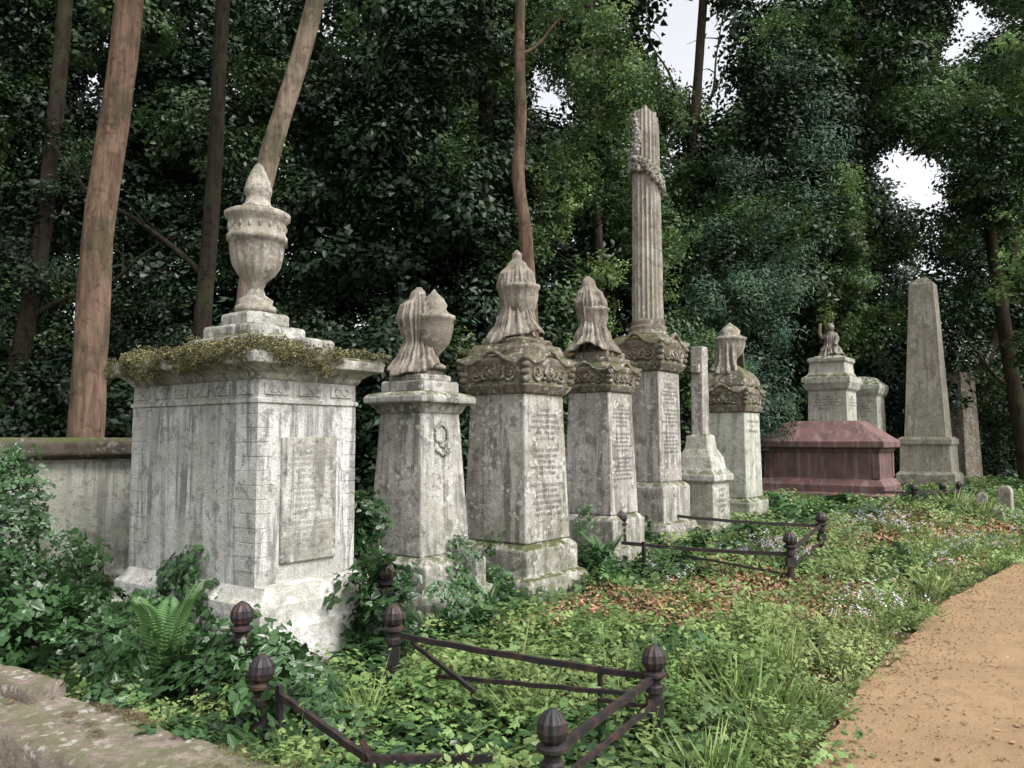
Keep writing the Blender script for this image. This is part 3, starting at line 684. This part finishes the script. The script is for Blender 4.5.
rail(g,(6.9,15.1,.62),(7.45,14.9,.62),.026); rail(g,(7.45,14.9,.62),(8.9,16.0,.60),.026); rail(g,(7.45,14.9,.45),(8.9,16.0,.45),.02)
g.obj('iron_grave_railing',M['iron'],None)
for (x,y,h,a,q) in ((8.75,15.0,.62,.1,.7),(9.25,15.1,.74,-.2,.9),(8.55,14.2,.42,0,.7)):
    E=empty('small_headstone',(x,y,0),ROT+a)
    g=G(); g.rects([(.08,.14*q,-.05),(.08,.14*q,h-.12),(.075,.12*q,h-.05),(.06,.07*q,h)]); g.obj('stone',M['column'],E,bev=.02)

# ------------------------------------------------------------------ ground cover
TOMBS=[(-2.13,6.3,.58,.99),(-.84,7.30,.48,.48),(.05,8.1,.52,.52),(1.06,9.6,.46,.46),(1.85,10.8,.48,.48),(2.66,11.3,.38,.38),(3.46,12.6,.5,.5),(6.62,16.8,.85,1.35),(7.7,19.2,.65,.65),(9.15,20.8,.6,.6),(10.5,20.2,.65,.65),(-4.55,7.0,1.15,.65)]
def inside(x,y,m=0.0):
    for tx,ty,hx,hy in TOMBS:
        dx,dy=x-tx,y-ty; lx=.6*dx+.8*dy; ly=-.8*dx+.6*dy
        if abs(lx)<hx-m and abs(ly)<hy-m: return True
    dx,dy=x-KX,y-KY; lx=math.cos(KA)*dx+math.sin(KA)*dy; ly=-math.sin(KA)*dx+math.cos(KA)*dy
    return -1.7<lx<1.35 and -1.2<ly<.27
def front_of_big(x,y):
    dx,dy=x+2.13,y-6.3; lx=.6*dx+.8*dy; ly=-.8*dx+.6*dy
    return -.66<lx<.58 and -1.38<ly<-.8
pts=[];ro=[];sc=[];ix=[]
def put(x,y,z,k,s=1,tilt=.15):
    pts.append((x,y,z)); ro.append((random.gauss(0,tilt),random.gauss(0,tilt),random.uniform(0,6.28))); sc.append(s); ix.append(k)
def nz(x,y,s,o): return mnoise.noise(Vector((x*s+o,y*s-o,o)))
step=.19
y=1.5
while y<23:
    st=step*(1+max(0,y-6)*.07)
    x=-12
    while x<xe(y)+.1:
        px=x+random.uniform(-.5,.5)*st*1.6; py=y+random.uniform(-.5,.5)*st*1.6; x+=st
        if abs(px)>py*.72+1.2: continue
        d=(xe(py)-px)*.78
        if d<-.02+.14*nz(px,py,2,3) or inside(px,py,-.04 if py<9 else .05) or front_of_big(px,py): continue
        z=gz(px,py)
        a=nz(px,py,.9,1); b=nz(px,py,1.3,7); c_=nz(px,py,.6,13)
        depth=d
        s=random.uniform(.8,1.3)*(1+max(0,py-6)*.04)
        if depth<.45: k=random.choices([9,3,2,4,5,6,10],[5,3,2,.35,1.2,.2,.5])[0]; s*=.75
        elif depth<2.6:
            if 6.5<py<14 and c_>-.2: k=random.choices([5,9,2,3],[7,1.5,1.6,1.2])[0]
            elif b>.18: k=random.choices([3,4,9,10],[5,.5,2,.8])[0]
            elif a>-.1: k=random.choices([2,0,7,9,3],[4,1.4,.15,2,1.5])[0]
            else: k=random.choices([0,1,2,3,9,7],[2.4,1.4,3,1.6,1,.12])[0]
        else:
            k=random.choices([0,1,2,3,9,5],[4,3,1.6,.8,1,.6])[0] if a<.2 else random.choices([2,3,9,0],[3,2,2,1.5])[0]
        put(px,py,z+random.uniform(-.02,.03),k,s)
        if depth>.8 and random.random()<.2: put(px,py,z+random.uniform(.02,.12),k if random.random()<.6 else 2,s*.9,.35)
        dr=nz(px,py,.75,31)
        if .12<depth<2.8 and dr>.12 and random.random()<.20: put(px,py,z,random.choices([10,11,4],[3,2,.6])[0],random.uniform(.6,1.15))
        if py>6.5 and .2<depth<2.2 and nz(px,py,.8,21)>.22 and random.random()<.42: put(px,py,z,12,random.uniform(.7,1.15))
        if depth>=2.6 and random.random()<.03 : put(px,py,z,random.choice([7,11]),random.uniform(.7,1.2))
    y+=st
for i in range(60):
    y=random.uniform(3.4,13); x=xe(y)-random.uniform(.02,.25); put(x,y,gz(x,y),random.choice([10,11,4,10,3]),random.uniform(.35,.75),.3)
for (x,y,s) in ((1.15,5.0,1.2),(1.3,4.7,1.1),(1.5,5.3,1.1),(1.75,6.0,1.3),(1.35,4.3,.8),(3.6,8.6,1.2),(3.9,9.0,1.2),(5.0,10.0,1.2),(5.5,10.4,1.3)): 
    put(x,y,gz(x,y),random.choice([10,4]),s); put(x+.12,y+.1,gz(x,y),10,s*.9)
def climb(n,P0,P1,h0,h1,nrm,s0=.5,s1=.8,pw=1.6,kk=(0,0,1)):
    for i in range(n):
        t=random.random(); hh=h0+(h1-h0)*random.random()**pw*(.6+.4*math.sin(t*7+h1*5))
        x=P0[0]+(P1[0]-P0[0])*t+nrm[0]*random.uniform(0,.08); yy=P0[1]+(P1[1]-P0[1])*t+nrm[1]*random.uniform(0,.08)
        pts.append((x,yy,hh)); a=math.atan2(nrm[1],nrm[0]); ro.append((random.gauss(0,.3),R(65)+random.gauss(0,.3),a)); sc.append(random.uniform(s0,s1)); ix.append(random.choice(kk))
for (cx,cy,n,rad,h) in ((-1.42,4.50,26,.22,.40),(-1.18,4.05,18,.2,.25),(-.98,5.80,34,.2,.66),(-1.9,4.75,40,.45,.40),(-2.6,5.35,50,.5,.42),(-3.6,5.2,50,.5,.6),(-3.2,5.6,30,.3,.5),(-.45,6.4,14,.25,.3),(.9,8.5,20,.3,.35),(-4.4,5.3,40,.45,.7),(-1.25,6.75,34,.15,1.1)):
    for i in range(n):
        x=cx+random.gauss(0,rad*.5); yy=cy+random.gauss(0,rad*.5)
        if inside(x,yy,.02): continue
        put(x,yy,random.uniform(.05,h),random.choice([0,0,1,1,0]),random.uniform(.5,.85),.7)
climb(200,(-4.55,5.35),(-3.72,6.38),.1,1.65,(.8,-.6),.35,.6,1.0,(0,0,0,1)); climb(60,(-3.75,6.3),(-3.3,6.9),.1,.9,(.8,-.6),.35,.6)
climb(70,(-3.0,6.45),(-1.85,5.5),.05,.75,(-.6,-.8),pw=1.1)
climb(20,(-.55,7.0),(-.35,7.2),.1,.9,(.8,-.6),.35,.6)
climb(34,(-.42,7.75),(-.05,7.4),.05,.7,(-.6,-.8),.4,.6); climb(30,(.65,9.2),(1.0,8.95),.05,.8,(-.6,-.8),.4,.6); climb(22,(1.5,10.4),(1.8,10.2),.2,.9,(-.6,-.8),.4,.6)
for i in range(40):
    lx=random.uniform(-1.5,1.2); ly=.27+random.gauss(0,.04); x=KX+math.cos(KA)*lx-math.sin(KA)*ly; y=KY+math.sin(KA)*lx+math.cos(KA)*ly
    put(x,y,random.uniform(.12,.24),random.choice([0,2,9]),random.uniform(.4,.7),.3)
scatter('undergrowth_plants','ground',pts,ro,sc,ix)
# moss on tomb tops
pts=[];ro=[];sc=[];ix=[]
def loc(tx,ty,lx,ly): return tx+.6*lx-.8*ly, ty+.8*lx+.6*ly
for i in range(1500):
    lx=random.uniform(-.59,.59); ly=random.uniform(-.98,.98); e=max(abs(lx)/.6,abs(ly)/.985)
    if e<.35: continue
    if nz(lx*3,ly*3,1,2)<-.1 or (ly<-.4 and lx>.1 and random.random()<.8): continue
    t=max(0,min(1,(.985-max(abs(ly),abs(lx)+.385))/.6))
    x,y=loc(-2.13,6.3,lx,ly); put(x,y,2.20+t*.11+random.uniform(-.02,.025+.05*max(0,nz(lx*4,ly*4,1,6))),8,random.uniform(.5,1.2),.3)
for i in range(420):
    if random.random()<.65: lx=-.60; ly=random.uniform(-.9,.95)
    else: lx=random.uniform(-.6,.15); ly=-.985
    q=nz(lx*3,ly*3,1.5,9)
    if q<0: continue
    x,y=loc(-2.13,6.3,lx,ly); put(x,y,2.2-random.uniform(0,.03+.22*max(0,q)),8,random.uniform(.4,.7),.8)
for (tx,ty,c,z,n) in ((.05,8.1,.42,2.47,120),(1.06,9.6,.34,2.5,60),(3.46,12.6,.38,2.44,60),(.05,8.1,.30,2.56,50),(-2.08,6.3,.34,2.385,40)):
    for i in range(n):
        lx=random.uniform(-c,c);ly=random.uniform(-c,c)
        x,y=loc(tx,ty,lx,ly); put(x,y,z,8,random.uniform(.3,.6),.3)
for i in range(260):
    lx=random.uniform(-1.6,1.2); ly=random.choice([.19,.0,.2])+random.gauss(0,.02)
    if nz(lx*2,0,1,4)<0: continue
    x=KX+math.cos(KA)*lx-math.sin(KA)*ly; y=KY+math.sin(KA)*lx+math.cos(KA)*ly
    put(x,y,.258,8,random.uniform(.2,.45),.3)
scatter('moss_growth','ground',pts,ro,sc,ix)
def fern(x,y,s,nf=9,mat='ivyl',out=.5,up=1.6):
    L=fern_leaves(nf,.62*s,.07,up,out); o=clumpobj('fern',[(OVAL,L,M[mat])]); COL.objects.link(o); o.location=(x,y,gz(x,y)+.05)
fern(-2.0,4.68,1.12,8,'fern',.36,1.85); fern(.98,8.7,.95,9,'fern',.5,1.6); fern(-.2,7.0,.5,8,'fern')
# litter on the path
pts=[];ro=[];sc=[];ix=[]
lit=[clumpobj('l0',[(OVAL,[(Vector((0,0,.004)),Matrix.Identity(3),.05,1,.3)],M['dry'])]),clumpobj('l1',[(OVAL,[(Vector((0,0,.004)),Matrix.Identity(3),.03,1,.9)],M['dry'])])]
g=G(); g.ball((0,0,0),.008,6,4,(1,.8,.6)); pb=mkobj('l2',g.v,g.f,M['path'],link=False); lit.append(pb); source('litter',lit)
for i in range(3600):
    y=random.uniform(3,13); x=xe(y)+abs(random.gauss(0,.6)) if random.random()<.6 else xe(y)+random.uniform(0,3.5)
    put(x,y,.026,random.choices([0,1,2],[.05,.22,1])[0],random.uniform(.5,1.3),.15)
scatter('leaf_litter','litter',pts,ro,sc,ix)

# ------------------------------------------------------------------ trees
# open patches of sky between the crowns, as bearings from the clearing
GAPS=[(.235,.50,.046),(.262,.44,.026),(.205,.545,.035),(.505,.335,.034),(.53,.30,.02),(-.545,.455,.02),(.06,.42,.02),(.60,.545,.03),(.56,.50,.014),(-.24,.53,.012),(.03,.47,.012)]
class Pts:
    def __init__(s,org=(0,0,0)): s.p=[];s.r=[];s.s=[];s.i=[];s.o=Vector(org)
    def add(s,p,k,sc=1.0):
        W=p+s.o
        if W.y>11:
            a,b=W.x/W.y,(W.z-1.6)/W.y
            for ga,gb,gr in GAPS:
                if math.hypot(a-ga,b-gb)<gr+.42*sc/W.y+.014*mnoise.noise(W): return
        s.p.append(tuple(p)); s.r.append((random.gauss(0,.4),random.gauss(0,.4),random.uniform(0,6.28))); s.s.append(sc); s.i.append(k)
    def blob(s,c,rad,n,kinds,sc=1.0,shell=.55):
        for q in range(n):
            d=rv().normalized(); r=shell+(1-shell)*random.random()
            r*=1+.25*mnoise.noise(Vector(c)*.3+d*1.7)
            p=Vector((c[0]+d.x*rad[0]*r,c[1]+d.y*rad[1]*r,c[2]+d.z*rad[2]*r))
            if p.z+s.o.z<.2: continue
            s.add(p,random.choice(kinds),sc*random.uniform(.75,1.25))
    def out(s,name,parent=None): return scatter(name,'forest',s.p,s.r,s.s,s.i,parent)
def tree(name,ctrl,r0,r1,mat,limbs=(),blobs=(),seg=12):
    E=empty(name,ctrl[0]); b=Vector(ctrl[0])
    g=G(); path=smoothpath([Vector(c)-b for c in ctrl],30); n=len(path)
    rtube(g,path,[r0*(1+.35*math.exp(-i/1.5))+(r1-r0)*i/(n-1) for i in range(n)],seg)
    for (t,d,l,r) in limbs:
        p0=path[int(t*(n-1))]; d=Vector(d).normalized(); q=[p0]
        for j in range(1,5): q.append(p0+d*l*j/4+Vector((random.gauss(0,.06),random.gauss(0,.06),random.gauss(0,.05)+.03*j*j))*l*.4)
        lp=smoothpath(q,14); rtube(g,lp,[r*(1-.8*i/14) for i in range(15)],7)
        for j in (6,9,12):
            e=lp[j]+Vector((random.gauss(0,.5),random.gauss(0,.5),random.gauss(.2,.4)))*l*.35
            rtube(g,smoothpath([lp[j],(lp[j]+e)/2+Vector((0,0,.1)),e],6),[r*.35*(1-.8*i/6) for i in range(7)],5)
    g.obj('trunk',M[mat],E,True)
    if blobs:
        P=Pts(b)
        for (c,rad,n_,kinds,*o) in blobs: P.blob(tuple(Vector(c)-b),rad,max(6,int(n_*.5)),kinds,*(o or [1.0]))
        P.out('crown',E)
    return E
tree('beech_tree',[(-5.15,9.5,0),(-5.05,9.5,1.6),(-5.0,9.5,4),(-4.72,9.5,7),(-4.6,9.6,12)],.225,.14,'bark1',
  [(.80,(-1,-.4,.5),3,.08),(.88,(.5,-.8,.5),3,.07)],[((-4.8,9,11.8),(3,3,2),60,[MD,DK,DK],1.0)])
tree('beech_tree',[(-3.5,9.8,0),(-3.35,9.6,1.6),(-3.12,9.5,3.8),(-2.98,9.5,4.9),(-2.47,9.5,6.8),(-1.9,9.5,9.5),(-1.7,9.5,12)],.15,.09,'bark2',
  [(.8,(-.6,-.4,.7),2.5,.05)],[((-2,9.5,11.8),(2.5,2.5,1.8),50,[MD,DK,DK],1.0)])
tree('tree',[(-5.2,13,0),(-5.1,13,3),(-4.95,13,6),(-4.8,13,13)],.17,.10,'bark3',[(.5,(-1,0,.6),3,.06),(.22,(.8,.2,.3),1.6,.045)])
tree('tree',[(-9.6,14.5,0),(-9.0,14.5,3),(-8.6,14.5,6),(-8.3,14.5,12)],.2,.12,'bark3',[(.45,(1,0,.4),3,.06)],[((-8.8,14.2,5.5),(1.0,.8,2.5),24,[DK,DI],.7)])
tree('tree',[(.35,12,0),(.30,12,3),(.22,12,4.6),(.10,12,5.6),(.14,12,6.6),(.12,12,8),(.2,12,12)],.12,.07,'bark1',
  [(.80,(1,.2,.8),1.4,.03)],[((.2,12,8.8),(1.3,1.0,1.2),26,[LT,MD],.6,.3),((.5,12.2,7.0),(.7,.6,.7),10,[MD,LT],.45,.3)])
tree('ivy_clad_tree',[(-.6,16,0),(-.5,16,5),(-.6,16,13)],.25,.12,'bark3',(),[((-1.0,15.3,3),(1.9,1.2,3.2),100,[DI,DK,DK],.85),((-.8,15.3,7.5),(2.0,1.3,3.6),130,[DI,DK,DK,MD],.85),((-3.0,16,6),(1.7,1.2,4),80,[DK,DI])])
tree('lime_tree',[(2.0,17.2,0),(1.9,17.2,5),(1.7,17.2,12)],.14,.08,'bark3',[(.5,(-1,-.2,.5),1.6,.05),(.6,(1,-.2,.6),1.6,.05)],
  [((1.5,15.4,3.8),(.8,.7,1.8),44,[MD,LT,LT],.7,.3),((1.1,15.2,6.6),(.7,.7,1.8),44,[LT,LT,MD],.7,.3),((2.0,15.2,8.6),(1.4,.9,1.5),50,[LT,LT,MD],.75,.3),((2.9,15.8,5.6),(.8,.8,2.0),40,[MD,IV,LT],.75,.3),((.5,15.4,9.6),(1.4,.9,1.2),44,[MD,LT],.75,.3),((3.6,15.6,3.2),(.9,.8,.9),30,[LT,MD],.7,.3),((1.9,16,6.8),(.6,.5,1.6),24,[MD,IV],.75,.3)])
tree('tree',[(4.3,21,0),(4.5,21,6),(5.0,21,11),(5.4,21,16)],.17,.1,'bark3',[(.55,(.3,0,1),3.5,.06),(.6,(-.5,0,1),3,.05)],[((3.6,20,10.2),(1.2,1,2.4),44,[MD,LT],.8,.3),((4.3,20,6.6),(1.0,.9,2.2),34,[MD,DK],.85)])
tree('yew_tree',[(5.0,17.8,0),(5.0,17.8,3),(5.05,17.8,6)],.2,.05,'bark3',(),[((4.7,17.2,3.2),(1.4,1.1,2.6),80,[BL,BL,DK],.8),((5.2,17.6,5.6),(1.3,1.1,2.2),76,[BL,BL,MD],.8),((6.6,19.4,8.2),(1.6,1.2,3.4),90,[DK,BL,DI],.9)])
tree('ivy_clad_tree',[(8.9,22.2,0),(8.8,22.2,6),(8.9,22.2,11)],.35,.15,'bark3',(),
  [((8.6,21.8,8),(1.3,1.0,4.8),120,[DI,DK,MD],.9),((7.9,22,11),(2.0,1.2,2.6),90,[DK,MD,DI]),((8.3,19.9,6.2),(.65,.5,2.9),130,[IV,LT,LT],.6),((9.9,21.8,11.5),(1.6,1.2,3.0),80,[DK,MD])])
tree('laurel_tree',[(13.9,21.5,0),(13.6,21.5,2.5),(13.3,21.5,5),(13.0,21.5,8),(12.8,21.5,11)],.24,.1,'bark3',[(.25,(1,-.3,.6),2.5,.1),(.3,(-1,-.2,.7),2.2,.07),(.45,(.8,-.5,.5),2.5,.08)],
  [((13.2,19.0,5.6),(1.6,1.3,1.2),90,[LG,LL,LL],.8,.2),((12.6,20.4,8.2),(2.0,1.4,1.5),80,[LG,LL,DK],.85,.2),((12.7,18.8,3.9),(1.1,1.0,.8),50,[LL,LG],.75,.2),((13.6,20,10.8),(2.4,1.6,1.8),90,[LG,MD,LL],.9,.2),((11.2,21,10.2),(1.3,1,1.5),50,[LG,MD],.8,.2),((13.2,18.8,2.7),(.9,.8,.6),24,[LL,LG],.7,.2),((11.6,21,7.2),(.8,.8,1),20,[LG],.75,.2)])
tree('tree',[(12.0,23.5,0),(12.5,23.3,2.2),(14.0,23,4.5),(15,23,9)],.2,.1,'bark3',[(.3,(-1,0,.6),2.2,.07)])
tree('tree',[(-7.3,5.0,0),(-7.2,5.0,3),(-6.9,5.1,5.2),(-6.3,5.2,8)],.24,.14,'bark3',[(.66,(1,.08,.03),6.0,.06),(.72,(.9,.5,.1),4.5,.05)],
  [((-5.2,5.2,7.6),(2.4,2.0,1.2),30,[MD,DK],.7),((-2.8,6,6.0),(2.4,1.4,.3),18,[DK,MD],.32,.2)])

P=Pts()
for i in range(32):
    x=-14+30*i/31+random.uniform(-.5,.5); y=13.8+random.uniform(0,2)+max(0,x)*1.0; h=random.uniform(1.4,2.4)
    r=random.random(); P.blob((x,y,h*.7),(1.3,1.0,h),24,[DK,DI,DK] if (r<.6 or x<-1) else ([MD,IV] if r<.85 else [LT,MD]),.85)
P.out('shrub_undergrowth')
P=Pts()
for layer,(y0,n,sz,q) in enumerate(((19.5,24,2.3,11),(25.5,24,3.2,12))):
    for i in range(n):
        t=(i+.5)/n; x=(-.82+1.68*t)*y0+random.uniform(-1,1)
        yy0=y0+max(0,x)*.35
        for z in np.arange(1.5,yy0*.60+2.2,sz*1.15):
            yb=yy0+random.uniform(-1,1.5)
            if z>6.5 and x>.12*y0 and layer==0 and random.random()<.28: continue
            r=random.random()+(.0 if x>-2 else -.12)
            kinds=[DK,DI] if r<.58 else ([DK,MD] if r<.80 else ([MD,IV] if r<.93 else [LT,MD]))
            P.blob((x+random.uniform(-1,1),yb,z+random.uniform(-.6,.6)),(sz*.85,sz*.55,sz*.8),q,kinds,1.0+.45*layer)
P.out('forest_background')
